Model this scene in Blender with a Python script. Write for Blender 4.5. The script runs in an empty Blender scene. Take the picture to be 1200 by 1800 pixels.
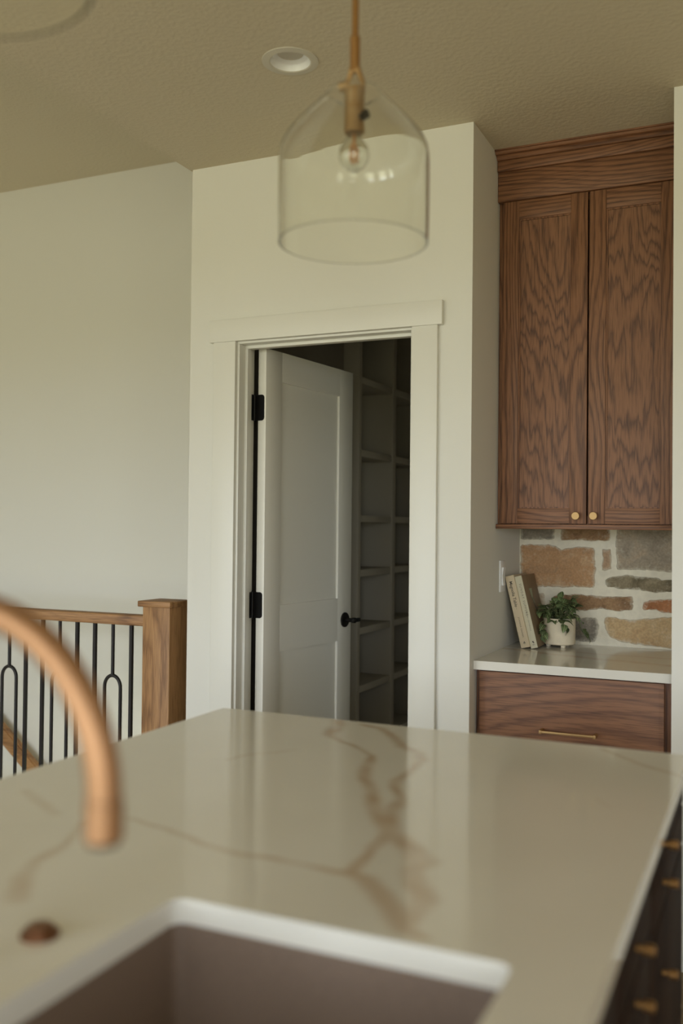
import bpy, bmesh, math, random
import numpy as np
from mathutils import Vector, Matrix, noise

S = bpy.context.scene
COL = S.collection
R = math.radians

# ------------------------------------------------------------------ camera
YAW, PITCH, ROLL, F_PX, CAM_Z = R(24.4207), R(0.9042), R(0.5748), 1673.43, 1.3715
fw = Vector((-math.sin(YAW), math.cos(YAW), 0)); rt = Vector((math.cos(YAW), math.sin(YAW), 0))
f2 = math.cos(PITCH) * fw + math.sin(PITCH) * Vector((0, 0, 1))
u2 = -math.sin(PITCH) * fw + math.cos(PITCH) * Vector((0, 0, 1))
cr = math.cos(ROLL) * rt + math.sin(ROLL) * u2
cu = math.cos(ROLL) * u2 - math.sin(ROLL) * rt
cam_d = bpy.data.cameras.new('camera'); cam = bpy.data.objects.new('camera', cam_d); COL.objects.link(cam)
cam.matrix_world = Matrix(((cr.x, cu.x, -f2.x, 0), (cr.y, cu.y, -f2.y, 0), (cr.z, cu.z, -f2.z, CAM_Z), (0, 0, 0, 1)))
cam_d.sensor_fit = 'VERTICAL'; cam_d.sensor_height = 36.0; cam_d.sensor_width = 24.0
cam_d.lens = 36.0 * F_PX / 1800.0
cam_d.clip_start = 0.02; cam_d.clip_end = 100
cam_d.dof.use_dof = True; cam_d.dof.focus_distance = 3.55; cam_d.dof.aperture_fstop = 1.85
S.camera = cam

# ------------------------------------------------------------------ world, light, exposure
S.view_settings.view_transform = 'Standard'; S.view_settings.look = 'None'
S.view_settings.gamma = 1.0; S.view_settings.use_curve_mapping = False
S.view_settings.exposure = 1.24
SKY_STRENGTH = 5.0
SKY_COL = (0.77, 0.875, 1.0, 1); HORIZON_COL = (0.81, 0.895, 1.0, 1); GROUND_COL = (0.42, 0.42, 0.31, 1)
w = bpy.data.worlds.new('overcast_sky'); S.world = w; w.use_nodes = True
nt = w.node_tree; nt.nodes.clear()
tc = nt.nodes.new('ShaderNodeTexCoord'); sx = nt.nodes.new('ShaderNodeSeparateXYZ')
cramp = nt.nodes.new('ShaderNodeValToRGB'); mp = nt.nodes.new('ShaderNodeMapRange')
mp.inputs['From Min'].default_value = -1; mp.inputs['From Max'].default_value = 1
e = cramp.color_ramp.elements
e[0].position = 0.0; e[0].color = GROUND_COL
e[1].position = 1.0; e[1].color = SKY_COL
x = cramp.color_ramp.elements.new(0.488); x.color = GROUND_COL
x = cramp.color_ramp.elements.new(0.512); x.color = HORIZON_COL
bg = nt.nodes.new('ShaderNodeBackground'); bg.inputs['Strength'].default_value = SKY_STRENGTH
wo = nt.nodes.new('ShaderNodeOutputWorld')
nt.links.new(tc.outputs['Generated'], sx.inputs[0]); nt.links.new(sx.outputs['Z'], mp.inputs['Value'])
nt.links.new(mp.outputs[0], cramp.inputs[0]); nt.links.new(cramp.outputs[0], bg.inputs['Color'])
nt.links.new(bg.outputs[0], wo.inputs[0])

# windows of the room behind the camera: (x0, x1, z0, z1) in the rear wall, each a light portal
REAR_Y = -3.2
WINDOWS = [(-5.3, -4.0, 0.25, 2.45), (-3.5, -2.2, 0.25, 2.45), (-1.5, -0.3, 0.25, 2.45), (0.8, 2.2, 0.25, 2.45)]
def portal(x, y, z, wd, ht, turn):
    ld = bpy.data.lights.new('window_portal', 'AREA'); ld.shape = 'RECTANGLE'
    ld.size = wd; ld.size_y = ht; ld.cycles.is_portal = True
    lo = bpy.data.objects.new('window_portal', ld); COL.objects.link(lo)
    lo.location = (x, y, z); lo.rotation_euler = (R(90), 0, R(turn))
for x0, x1, z0, z1 in WINDOWS:
    portal((x0 + x1) / 2, REAR_Y - 0.06, (z0 + z1) / 2, x1 - x0, z1 - z0, 0)
# plus one added in the right-hand wall to brighten door and alcove: (y0, y1, z0, z1)
RIGHT_X = 3.4
FILL_WINDOW = (-2.8, -1.8, 0.25, 2.45)
portal(RIGHT_X + 0.06, (FILL_WINDOW[0] + FILL_WINDOW[1]) / 2, 1.35, 1.0, 2.2, 90)

# ------------------------------------------------------------------ measures (metres)
H = 2.7744            # flat ceiling
H2 = 3.30             # raised ceiling over the stairs and living side
YW = 3.1544           # pantry wall face
XA, XB, XC = -2.092, -0.9462, -0.2909   # pantry wall left end, alcove left and right sides
YS = 3.8518           # stone face at the back of the alcove
YF = 4.20             # stair wall
CT = 0.914            # counter height
XI, XR, YI = -1.259, -0.1560, 2.066     # island worktop: left, right, far edge
XL, XRT, YN = -6.0, RIGHT_X, REAR_Y         # room limits

# ------------------------------------------------------------------ material helpers
def new_mat(name):
    m = bpy.data.materials.new(name); m.use_nodes = True
    return m, m.node_tree, m.node_tree.nodes['Principled BSDF']
def N(t, kind, **kw):
    n = t.nodes.new(kind)
    for k, v in kw.items():
        if k in n.inputs: n.inputs[k].default_value = v
        else: setattr(n, k, v)
    return n
def L(t, a, b): t.links.new(a, b)
def plain(name, col, rough=0.5, metal=0.0, bump=0.0, bscale=200.0, var=0.0, vscale=6.0, spec=0.5):
    m, t, b = new_mat(name)
    b.inputs['Base Color'].default_value = (*col, 1); b.inputs['Roughness'].default_value = rough
    b.inputs['Metallic'].default_value = metal; b.inputs['Specular IOR Level'].default_value = spec
    co = N(t, 'ShaderNodeTexCoord')
    if var:
        n = N(t, 'ShaderNodeTexNoise', Scale=vscale, Detail=4.0); L(t, co.outputs['Object'], n.inputs['Vector'])
        r = N(t, 'ShaderNodeValToRGB'); L(t, n.outputs['Fac'], r.inputs[0])
        r.color_ramp.elements[0].position = 0.3; r.color_ramp.elements[1].position = 0.7
        r.color_ramp.elements[0].color = (*[c * (1 - var) for c in col], 1)
        r.color_ramp.elements[1].color = (*[min(1, c * (1 + var)) for c in col], 1)
        L(t, r.outputs[0], b.inputs['Base Color'])
    if bump:
        n = N(t, 'ShaderNodeTexNoise', Scale=bscale, Detail=3.0); L(t, co.outputs['Object'], n.inputs['Vector'])
        bp = N(t, 'ShaderNodeBump', Strength=bump, Distance=0.002); L(t, n.outputs['Fac'], bp.inputs['Height'])
        L(t, bp.outputs[0], b.inputs['Normal'])
    return m

def oak(name, grain, light, mid, dark, rings=9.0, jag=0.5, rough=0.55, hs=1.0, contrast=1.0, across=0.0, along=0.0, jc=44):
    """stained oak: growth-ring contours of a noise field stretched along the grain, plus fine pores.  grain = 'X','Y','Z'"""
    m, t, b = new_mat(name)
    co = N(t, 'ShaderNodeTexCoord'); oi = N(t, 'ShaderNodeObjectInfo')
    off = N(t, 'ShaderNodeVectorMath', operation='SCALE'); off.inputs[0].default_value = (3.1, 2.3, 5.7)
    L(t, oi.outputs['Random'], off.inputs['Scale'])
    add = N(t, 'ShaderNodeVectorMath', operation='ADD'); L(t, co.outputs['Object'], add.inputs[0]); L(t, off.outputs[0], add.inputs[1])
    def stretched(cross, along):
        s = [cross] * 3; s['XYZ'.index(grain)] = along
        v = N(t, 'ShaderNodeVectorMath', operation='MULTIPLY'); v.inputs[1].default_value = s
        L(t, add.outputs[0], v.inputs[0]); return v.outputs[0]
    big = N(t, 'ShaderNodeTexNoise', Scale=1.0, Detail=1.0, Roughness=0.4); L(t, stretched(4.2 * hs, 1.15 * hs), big.inputs['Vector'])
    jg = N(t, 'ShaderNodeTexNoise', Scale=1.0, Detail=3.0, Roughness=0.6); L(t, stretched(jc, 3.0), jg.inputs['Vector'])
    a = N(t, 'ShaderNodeMath', operation='MULTIPLY'); a.inputs[1].default_value = rings; L(t, big.outputs['Fac'], a.inputs[0])
    c = N(t, 'ShaderNodeMath', operation='MULTIPLY_ADD'); c.inputs[1].default_value = jag * 2.2
    L(t, jg.outputs['Fac'], c.inputs[0]); L(t, a.outputs[0], c.inputs[2])
    k = [across] * 3; k['XYZ'.index(grain)] = along
    dt = N(t, 'ShaderNodeVectorMath', operation='DOT_PRODUCT'); dt.inputs[1].default_value = k; L(t, add.outputs[0], dt.inputs[0])
    sm_ = N(t, 'ShaderNodeMath', operation='ADD'); L(t, c.outputs[0], sm_.inputs[0]); L(t, dt.outputs['Value'], sm_.inputs[1])
    f = N(t, 'ShaderNodeMath', operation='FRACT'); L(t, sm_.outputs[0], f.inputs[0])
    ring = N(t, 'ShaderNodeValToRGB'); L(t, f.outputs[0], ring.inputs[0])
    el = ring.color_ramp.elements
    el[0].position = 0.0; el[0].color = (*dark, 1); el[1].position = 1.0; el[1].color = (*dark, 1)
    for p, cc in ((0.13, mid), (0.32, light), (0.70, [l * .6 + q * .4 for l, q in zip(light, mid)]), (0.88, [d * .5 + q * .5 for d, q in zip(dark, mid)])):
        q = ring.color_ramp.elements.new(p); q.color = (*cc, 1)
    po = N(t, 'ShaderNodeTexNoise', Scale=1.0, Detail=2.0); L(t, stretched(330, 11), po.inputs['Vector'])
    pr = N(t, 'ShaderNodeValToRGB'); L(t, po.outputs['Fac'], pr.inputs[0])
    pr.color_ramp.elements[0].position = 0.33; pr.color_ramp.elements[0].color = (0.5, 0.46, 0.42, 1)
    pr.color_ramp.elements[1].position = 0.52; pr.color_ramp.elements[1].color = (1, 1, 1, 1)
    mx = N(t, 'ShaderNodeMix', data_type='RGBA', blend_type='MULTIPLY'); mx.inputs['Factor'].default_value = 0.8 * contrast
    L(t, ring.outputs[0], mx.inputs['A']); L(t, pr.outputs[0], mx.inputs['B'])
    L(t, mx.outputs['Result'], b.inputs['Base Color']); b.inputs['Roughness'].default_value = rough
    bp = N(t, 'ShaderNodeBump', Strength=0.25, Distance=0.0008); L(t, po.outputs['Fac'], bp.inputs['Height']); L(t, bp.outputs[0], b.inputs['Normal'])
    return m

M = {}
WALL = (0.75, 0.735, 0.665)
M['wall'] = plain('wall_paint', WALL, 0.85, bump=0.12, bscale=170)
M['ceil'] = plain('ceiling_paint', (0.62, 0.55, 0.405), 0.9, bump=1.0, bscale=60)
M['wall_warm'] = plain('warm_bounce_wall', (0.55, 0.385, 0.18), 0.6)  # tan added to bounce warm light into the alcove; no cabinets built
M['pantry'] = plain('pantry_wall_shaded', (0.24, 0.205, 0.155), 0.8)  # wall colour darkened to deepen the shade inside the pantry
M['pantry_shelf'] = plain('pantry_shelf_shaded', (0.44, 0.395, 0.30), 0.6)  # trim colour darkened, pantry shade put into the shelves
M['trim'] = plain('trim_paint', (0.77, 0.755, 0.68), 0.42)
M['door'] = plain('trim_paint_brightened', (0.86, 0.835, 0.745), 0.4)  # trim paint lightened to make up for light missing on the leaf
M['white'] = plain('white_plastic', (0.85, 0.85, 0.83), 0.35)
M['light_trim'] = plain('downlight_enamel', (0.60, 0.56, 0.46), 0.5)
M['floor'] = oak('floor_oak', 'Y', (0.42, 0.315, 0.175), (0.37, 0.275, 0.145), (0.27, 0.19, 0.09), 6)
DK = dict(light=(0.270, 0.122, 0.057), mid=(0.215, 0.094, 0.043), dark=(0.118, 0.049, 0.023))
M['oakZ'] = oak('stained_oak_vertical', 'Z', **DK, rings=11, across=48, jag=0.7)
M['oakX'] = oak('stained_oak_horizontal', 'X', **DK, rings=11, across=62, jag=0.55)
M['oakD'] = oak('stained_oak_drawer_front', 'X', light=(0.262, 0.118, 0.054), mid=(0.222, 0.098, 0.045), dark=(0.150, 0.063, 0.029), rings=9, across=30, jag=0.5, hs=0.75)
M['oakP'] = oak('stained_oak_cathedral_panel', 'Z', **DK, rings=11, jag=1.5, hs=1.25, along=9, jc=32)
NK = dict(light=(0.43, 0.23, 0.092), mid=(0.37, 0.19, 0.073), dark=(0.24, 0.115, 0.042))
M['newZ'] = oak('natural_oak_vertical', 'Z', **NK, rings=7)
M['newX'] = oak('natural_oak_horizontal', 'X', **NK, rings=7)
M['dark'] = plain('dark_interior', (0.03, 0.02, 0.014), 0.7)
M['black'] = plain('black_metal', (0.012, 0.011, 0.010), 0.42, 0.6)
M['iron'] = plain('bronze_iron', (0.018, 0.015, 0.013), 0.5, 0.3)
M['brass'] = plain('brushed_brass', (0.42, 0.235, 0.09), 0.45, 1.0)
M['brassM'] = plain('satin_brass', (0.47, 0.31, 0.145), 0.55, 1.0)
M['copper'] = plain('champagne_bronze', (0.44, 0.25, 0.135), 0.52, 1.0)
M['bronze'] = plain('dark_bronze', (0.26, 0.13, 0.07), 0.42, 1.0)
M['island'] = oak('island_dark_oak', 'Z', (0.030, 0.014, 0.007), (0.024, 0.011, 0.006), (0.014, 0.007, 0.004), 7, rough=0.75)
M['island'].node_tree.nodes['Principled BSDF'].inputs['Specular IOR Level'].default_value = 0.12
M['sink'] = plain('granite_composite', (0.185, 0.128, 0.09), 0.55, var=0.12, vscale=260)
MORTAR = (0.80, 0.735, 0.58)
M['mortar'] = plain('lime_mortar', MORTAR, 0.95, bump=0.8, bscale=90, var=0.06, vscale=40)
def quartz(name, veins):
    m, t, b = new_mat(name)
    b.inputs['Roughness'].default_value = 0.1
    b.inputs['IOR'].default_value = 1.52
    co = N(t, 'ShaderNodeTexCoord')
    n = N(t, 'ShaderNodeTexNoise', Scale=5.0, Detail=5.0); L(t, co.outputs['Object'], n.inputs['Vector'])
    r = N(t, 'ShaderNodeValToRGB'); L(t, n.outputs['Fac'], r.inputs[0])
    r.color_ramp.elements[0].color = (0.71, 0.68, 0.595, 1); r.color_ramp.elements[1].color = (0.78, 0.75, 0.665, 1)
    if veins:
        at = N(t, 'ShaderNodeAttribute', attribute_name='vein')
        mx = N(t, 'ShaderNodeMix', data_type='RGBA'); mx.inputs['B'].default_value = (0.535, 0.405, 0.28, 1)
        L(t, at.outputs['Fac'], mx.inputs['Factor']); L(t, r.outputs[0], mx.inputs['A']); L(t, mx.outputs['Result'], b.inputs['Base Color'])
    else: L(t, r.outputs[0], b.inputs['Base Color'])
    return m
M['quartz'] = quartz('veined_quartz', True)
M['quartz_edge'] = quartz('quartz_edge', False)
def glass(name, tint):
    m, t, b = new_mat(name)
    b.inputs['Base Color'].default_value = (*tint, 1); b.inputs['Transmission Weight'].default_value = 1.0
    b.inputs['Roughness'].default_value = 0.0; b.inputs['IOR'].default_value = 1.45
    return m
M['glass'] = glass('clear_glass', (0.97, 0.975, 0.95))
M['filament'] = plain('led_filament', (0.85, 0.42, 0.16), 0.5)
def stone_mat(kind, a, b2, c):
    m, t, b = new_mat('stone_' + kind)
    co = N(t, 'ShaderNodeTexCoord')
    n1 = N(t, 'ShaderNodeTexNoise', Scale=13.0, Detail=6.0, Roughness=0.65, Distortion=0.6); L(t, co.outputs['Object'], n1.inputs['Vector'])
    r = N(t, 'ShaderNodeValToRGB'); L(t, n1.outputs['Fac'], r.inputs[0])
    el = r.color_ramp.elements
    el[0].position = 0.30; el[0].color = (*a, 1); el[1].position = 0.72; el[1].color = (*c, 1)
    q = el.new(0.5); q.color = (*b2, 1)
    n2 = N(t, 'ShaderNodeTexNoise', Scale=120.0, Detail=4.0); L(t, co.outputs['Object'], n2.inputs['Vector'])
    mr = N(t, 'ShaderNodeMapRange'); mr.inputs['From Min'].default_value = .3; mr.inputs['From Max'].default_value = .7
    mr.inputs['To Min'].default_value = .82; mr.inputs['To Max'].default_value = 1.12; L(t, n2.outputs['Fac'], mr.inputs['Value'])
    hs = N(t, 'ShaderNodeHueSaturation'); L(t, r.outputs[0], hs.inputs['Color']); L(t, mr.outputs[0], hs.inputs['Value'])
    at = N(t, 'ShaderNodeAttribute', attribute_name='smear')
    n3 = N(t, 'ShaderNodeTexNoise', Scale=70.0, Detail=5.0, Roughness=0.7); L(t, co.outputs['Object'], n3.inputs['Vector'])
    ad = N(t, 'ShaderNodeMath', operation='ADD'); L(t, at.outputs['Fac'], ad.inputs[0]); L(t, n3.outputs['Fac'], ad.inputs[1])
    m2 = N(t, 'ShaderNodeMapRange'); m2.inputs['From Min'].default_value = .72; m2.inputs['From Max'].default_value = 1.25; L(t, ad.outputs[0], m2.inputs['Value'])
    mx = N(t, 'ShaderNodeMix', data_type='RGBA'); mx.inputs['B'].default_value = (*[q * .86 for q in MORTAR], 1)
    L(t, m2.outputs[0], mx.inputs['Factor']); L(t, hs.outputs[0], mx.inputs['A'])
    L(t, mx.outputs['Result'], b.inputs['Base Color']); b.inputs['Roughness'].default_value = 0.9
    bp = N(t, 'ShaderNodeBump', Strength=0.7, Distance=0.004); L(t, n1.outputs['Fac'], bp.inputs['Height']); L(t, bp.outputs[0], b.inputs['Normal'])
    return m
STONE_COL = {
    'grey': ((0.169, 0.150, 0.112), (0.273, 0.237, 0.185), (0.351, 0.300, 0.224)),
    'brown': ((0.156, 0.088, 0.045), (0.338, 0.200, 0.101), (0.429, 0.275, 0.146)),
    'tan': ((0.416, 0.263, 0.146), (0.481, 0.275, 0.134), (0.572, 0.375, 0.213)),
    'pink': ((0.390, 0.263, 0.157), (0.468, 0.312, 0.190), (0.533, 0.375, 0.235)),
    'taupe': ((0.273, 0.219, 0.157), (0.377, 0.312, 0.224), (0.455, 0.338, 0.224)),
    'green': ((0.098, 0.075, 0.039), (0.234, 0.188, 0.112), (0.351, 0.288, 0.179)),
    'sand': ((0.429, 0.325, 0.213), (0.507, 0.388, 0.258), (0.572, 0.450, 0.302)),
    'orange': ((0.325, 0.138, 0.056), (0.442, 0.188, 0.078), (0.507, 0.237, 0.112)),
    'ochre': ((0.468, 0.300, 0.146), (0.559, 0.388, 0.202), (0.624, 0.463, 0.269)),
}
for k, v in STONE_COL.items(): M['stone_' + k] = stone_mat(k, *v)
M['book_tan'] = plain('book_cloth_tan', (0.66, 0.54, 0.36), 0.8, bump=0.2, bscale=900)
M['book_cream'] = plain('book_cloth_cream', (0.66, 0.61, 0.44), 0.8, bump=0.2, bscale=900)
M['book_brown'] = plain('book_jacket_brown', (0.26, 0.18, 0.10), 0.6, var=0.15, vscale=14)
M['paper'] = plain('paper_block', (0.72, 0.66, 0.54), 0.9)
M['ink'] = plain('printed_ink', (0.09, 0.075, 0.06), 0.8)
M['ink_soft'] = plain('printed_ink_soft', (0.20, 0.175, 0.12), 0.8)
M['ink_green'] = plain('printed_sage', (0.40, 0.42, 0.27), 0.8)
M['pot'] = plain('matte_ceramic', (0.74, 0.64, 0.46), 0.75, var=0.06, vscale=30)
M['soil'] = plain('potting_soil', (0.02, 0.015, 0.01), 1.0)
def leaf_mat():
    m, t, b = new_mat('striped_leaf')
    uv = N(t, 'ShaderNodeTexCoord'); sp = N(t, 'ShaderNodeSeparateXYZ'); L(t, uv.outputs['Object'], sp.inputs[0])
    a = N(t, 'ShaderNodeMath', operation='ABSOLUTE'); L(t, sp.outputs['X'], a.inputs[0])
    k = N(t, 'ShaderNodeMath', operation='MULTIPLY'); k.inputs[1].default_value = 240; L(t, a.outputs[0], k.inputs[0])
    f = N(t, 'ShaderNodeMath', operation='FRACT'); L(t, k.outputs[0], f.inputs[0])
    r = N(t, 'ShaderNodeValToRGB'); L(t, f.outputs[0], r.inputs[0])
    el = r.color_ramp.elements
    el[0].position = 0.0; el[0].color = (0.36, 0.40, 0.17, 1); el[1].position = 0.34; el[1].color = (0.045, 0.066, 0.022, 1)
    q = el.new(0.16); q.color = (0.24, 0.31, 0.14, 1)
    oi = N(t, 'ShaderNodeObjectInfo'); hs = N(t, 'ShaderNodeHueSaturation'); L(t, r.outputs[0], hs.inputs['Color'])
    mr = N(t, 'ShaderNodeMapRange'); mr.inputs['To Min'].default_value = 0.6; mr.inputs['To Max'].default_value = 1.7
    L(t, oi.outputs['Random'], mr.inputs['Value']); L(t, mr.outputs[0], hs.inputs['Value'])
    L(t, hs.outputs[0], b.inputs['Base Color']); b.inputs['Roughness'].default_value = 0.4
    return m
M['leaf'] = leaf_mat()
M['stem'] = plain('plant_stem', (0.12, 0.14, 0.05), 0.6)

# ------------------------------------------------------------------ mesh helpers
def box(bm, x0, x1, y0, y1, z0, z1, bev=0.0, seg=2):
    vs = [bm.verts.new((x, y, z)) for x in (x0, x1) for y in (y0, y1) for z in (z0, z1)]
    fs = [bm.faces.new([vs[i] for i in f]) for f in ((0, 1, 3, 2), (4, 6, 7, 5), (0, 4, 5, 1), (2, 3, 7, 6), (0, 2, 6, 4), (1, 5, 7, 3))]
    if bev:
        es = list({e for f in fs for e in f.edges})
        bmesh.ops.bevel(bm, geom=es, offset=bev, segments=seg, affect='EDGES', profile=0.5)
    return bm
def B(*a, **k): return box(bmesh.new(), *a, **k)
def tube(bm, pts, r, n=14, caps=True):
    n = max(n, 16)
    pts = [Vector(p) for p in pts]; rs = r if isinstance(r, (list, tuple)) else [r] * len(pts)
    T = []
    for i in range(len(pts)):
        a = pts[max(0, i - 1)]; b = pts[min(len(pts) - 1, i + 1)]; T.append((b - a).normalized())
    up = Vector((0, 0, 1)) if abs(T[0].z) < 0.9 else Vector((0, 1, 0))
    nrm = (up - T[0] * up.dot(T[0])).normalized(); rings = []
    for i, p in enumerate(pts):
        nrm = (nrm - T[i] * nrm.dot(T[i])).normalized(); bi = T[i].cross(nrm)
        rings.append([bm.verts.new(p + (nrm * math.cos(2 * math.pi * j / n) + bi * math.sin(2 * math.pi * j / n)) * rs[i]) for j in range(n)])
    for a, b in zip(rings, rings[1:]):
        for j in range(n): bm.faces.new((a[j], a[(j + 1) % n], b[(j + 1) % n], b[j]))
    if caps: bm.faces.new(rings[0][::-1]); bm.faces.new(rings[-1])
    return bm
def lathe(bm, prof, cx, cy, n=32, closed=False):
    """revolve (r, z) pairs about the vertical through (cx, cy)"""
    rings = []
    for r, z in prof:
        if r < 1e-6: rings.append([bm.verts.new((cx, cy, z))])
        else: rings.append([bm.verts.new((cx + r * math.cos(2 * math.pi * j / n), cy + r * math.sin(2 * math.pi * j / n), z)) for j in range(n)])
    pairs = list(zip(rings, rings[1:])) + ([(rings[-1], rings[0])] if closed else [])
    for a, b in pairs:
        for j in range(n):
            k = (j + 1) % n
            if len(a) == 1 and len(b) == 1: continue
            if len(a) == 1: bm.faces.new((a[0], b[k], b[j]))
            elif len(b) == 1: bm.faces.new((a[j], a[k], b[0]))
            else: bm.faces.new((a[j], a[k], b[k], b[j]))
    return bm
def prism(bm, poly, axis, lo, hi):
    """extrude a 2-D polygon along an axis: axis 'x' polygon=(y,z), 'y' polygon=(x,z), 'z' polygon=(x,y)"""
    def P(a, b, c): return {'x': (c, a, b), 'y': (a, c, b), 'z': (a, b, c)}[axis]
    A = [bm.verts.new(P(a, b, lo)) for a, b in poly]; Bv = [bm.verts.new(P(a, b, hi)) for a, b in poly]
    bm.faces.new(A); bm.faces.new(Bv[::-1]); n = len(poly)
    for i in range(n): bm.faces.new((A[i], Bv[i], Bv[(i + 1) % n], A[(i + 1) % n]))
    return bm
def obj(name, bm, mat, parent=None, smooth=True, local=False):
    """link a bmesh (world coordinates, or local to the parent) as one mesh object"""
    bmesh.ops.recalc_face_normals(bm, faces=bm.faces)
    me = bpy.data.meshes.new(name)
    root = parent
    o_at = Vector((0, 0, 0))
    while root is not None: o_at += root.location; root = root.parent
    here = Vector((0, 0, 0))
    if not local:
        if parent is None and len(bm.verts):
            lo = Vector([min(v.co[i] for v in bm.verts) for i in range(3)]); hi = Vector([max(v.co[i] for v in bm.verts) for i in range(3)])
            here = Vector(((lo.x + hi.x) / 2, (lo.y + hi.y) / 2, lo.z)); o_at = here
        bmesh.ops.translate(bm, verts=bm.verts, vec=-o_at)
    bm.to_mesh(me); bm.free()
    for m in (mat if isinstance(mat, (list, tuple)) else [mat]): me.materials.append(m)
    if smooth:
        for p in me.polygons: p.use_smooth = True
        me.set_sharp_from_angle(angle=R(24))
    o = bpy.data.objects.new(name, me); COL.objects.link(o)
    if parent is not None: o.parent = parent
    o.location = here
    return o
def tag(o, label=None, cat=None, group=None, kind=None):
    if label: o['label'] = label
    if cat: o['category'] = cat
    if group: o['group'] = group
    if kind: o['kind'] = kind
    return o
def thing(name, loc, label=None, cat=None, group=None, kind=None, rz=0.0):
    o = bpy.data.objects.new(name, None); COL.objects.link(o); o.location = loc; o.rotation_euler = (0, 0, rz)
    o.empty_display_size = 0.1
    return tag(o, label, cat, group, kind)
def struct(name, bm, mat, parent=None, label=None):
    o = obj(name, bm, mat, parent)
    if parent is None: tag(o, label, 'setting' if False else None, None, 'structure')
    return o
STONES = [
    ('grey', [(-0.953, 1.389), (-0.803, 1.390), (-0.803, 1.333), (-0.868, 1.327), (-0.950, 1.330)]),
    ('brown', [(-0.778, 1.390), (-0.587, 1.392), (-0.585, 1.328), (-0.653, 1.325), (-0.724, 1.329), (-0.781, 1.326)]),
    ('tan', [(-0.944, 1.306), (-0.824, 1.311), (-0.774, 1.292), (-0.695, 1.305), (-0.645, 1.295), (-0.642, 1.227), (-0.643, 1.142), (-0.723, 1.139), (-0.852, 1.138), (-0.941, 1.137), (-0.947, 1.219)]),
    ('pink', [(-0.617, 1.295), (-0.584, 1.297), (-0.580, 1.215), (-0.614, 1.210)]),
    ('taupe', [(-0.563, 1.392), (-0.323, 1.394), (-0.322, 1.211), (-0.447, 1.215), (-0.562, 1.215), (-0.566, 1.300)]),
    ('green', [(-0.609, 1.164), (-0.600, 1.180), (-0.583, 1.190), (-0.514, 1.194), (-0.414, 1.188), (-0.387, 1.178), (-0.322, 1.186), (-0.321, 1.139), (-0.413, 1.129), (-0.474, 1.137), (-0.548, 1.141), (-0.600, 1.147)]),
    ('brown', [(-0.812, 1.103), (-0.730, 1.113), (-0.652, 1.111), (-0.589, 1.109), (-0.497, 1.112), (-0.495, 1.084), (-0.497, 1.059), (-0.562, 1.051), (-0.610, 1.058), (-0.694, 1.048), (-0.808, 1.045)]),
    ('sand', [(-0.948, 1.107), (-0.845, 1.113), (-0.840, 1.062), (-0.848, 1.041), (-0.948, 1.035)]),
    ('orange', [(-0.465, 1.075), (-0.461, 1.092), (-0.443, 1.101), (-0.321, 1.110), (-0.321, 1.051), (-0.393, 1.057), (-0.440, 1.065), (-0.460, 1.061)]),
    ('grey', [(-0.826, 1.012), (-0.722, 1.020), (-0.634, 1.021), (-0.625, 0.986), (-0.631, 0.950), (-0.640, 0.928), (-0.728, 0.924), (-0.826, 0.923)]),
    ('ochre', [(-0.606, 1.026), (-0.575, 1.031), (-0.514, 1.021), (-0.446, 1.030), (-0.321, 1.041), (-0.321, 0.913), (-0.413, 0.924), (-0.513, 0.929), (-0.568, 0.938), (-0.592, 0.959), (-0.610, 0.997)]),
    ('sand', [(-0.951, 1.006), (-0.855, 1.014), (-0.851, 0.930), (-0.947, 0.920)]),
]
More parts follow.
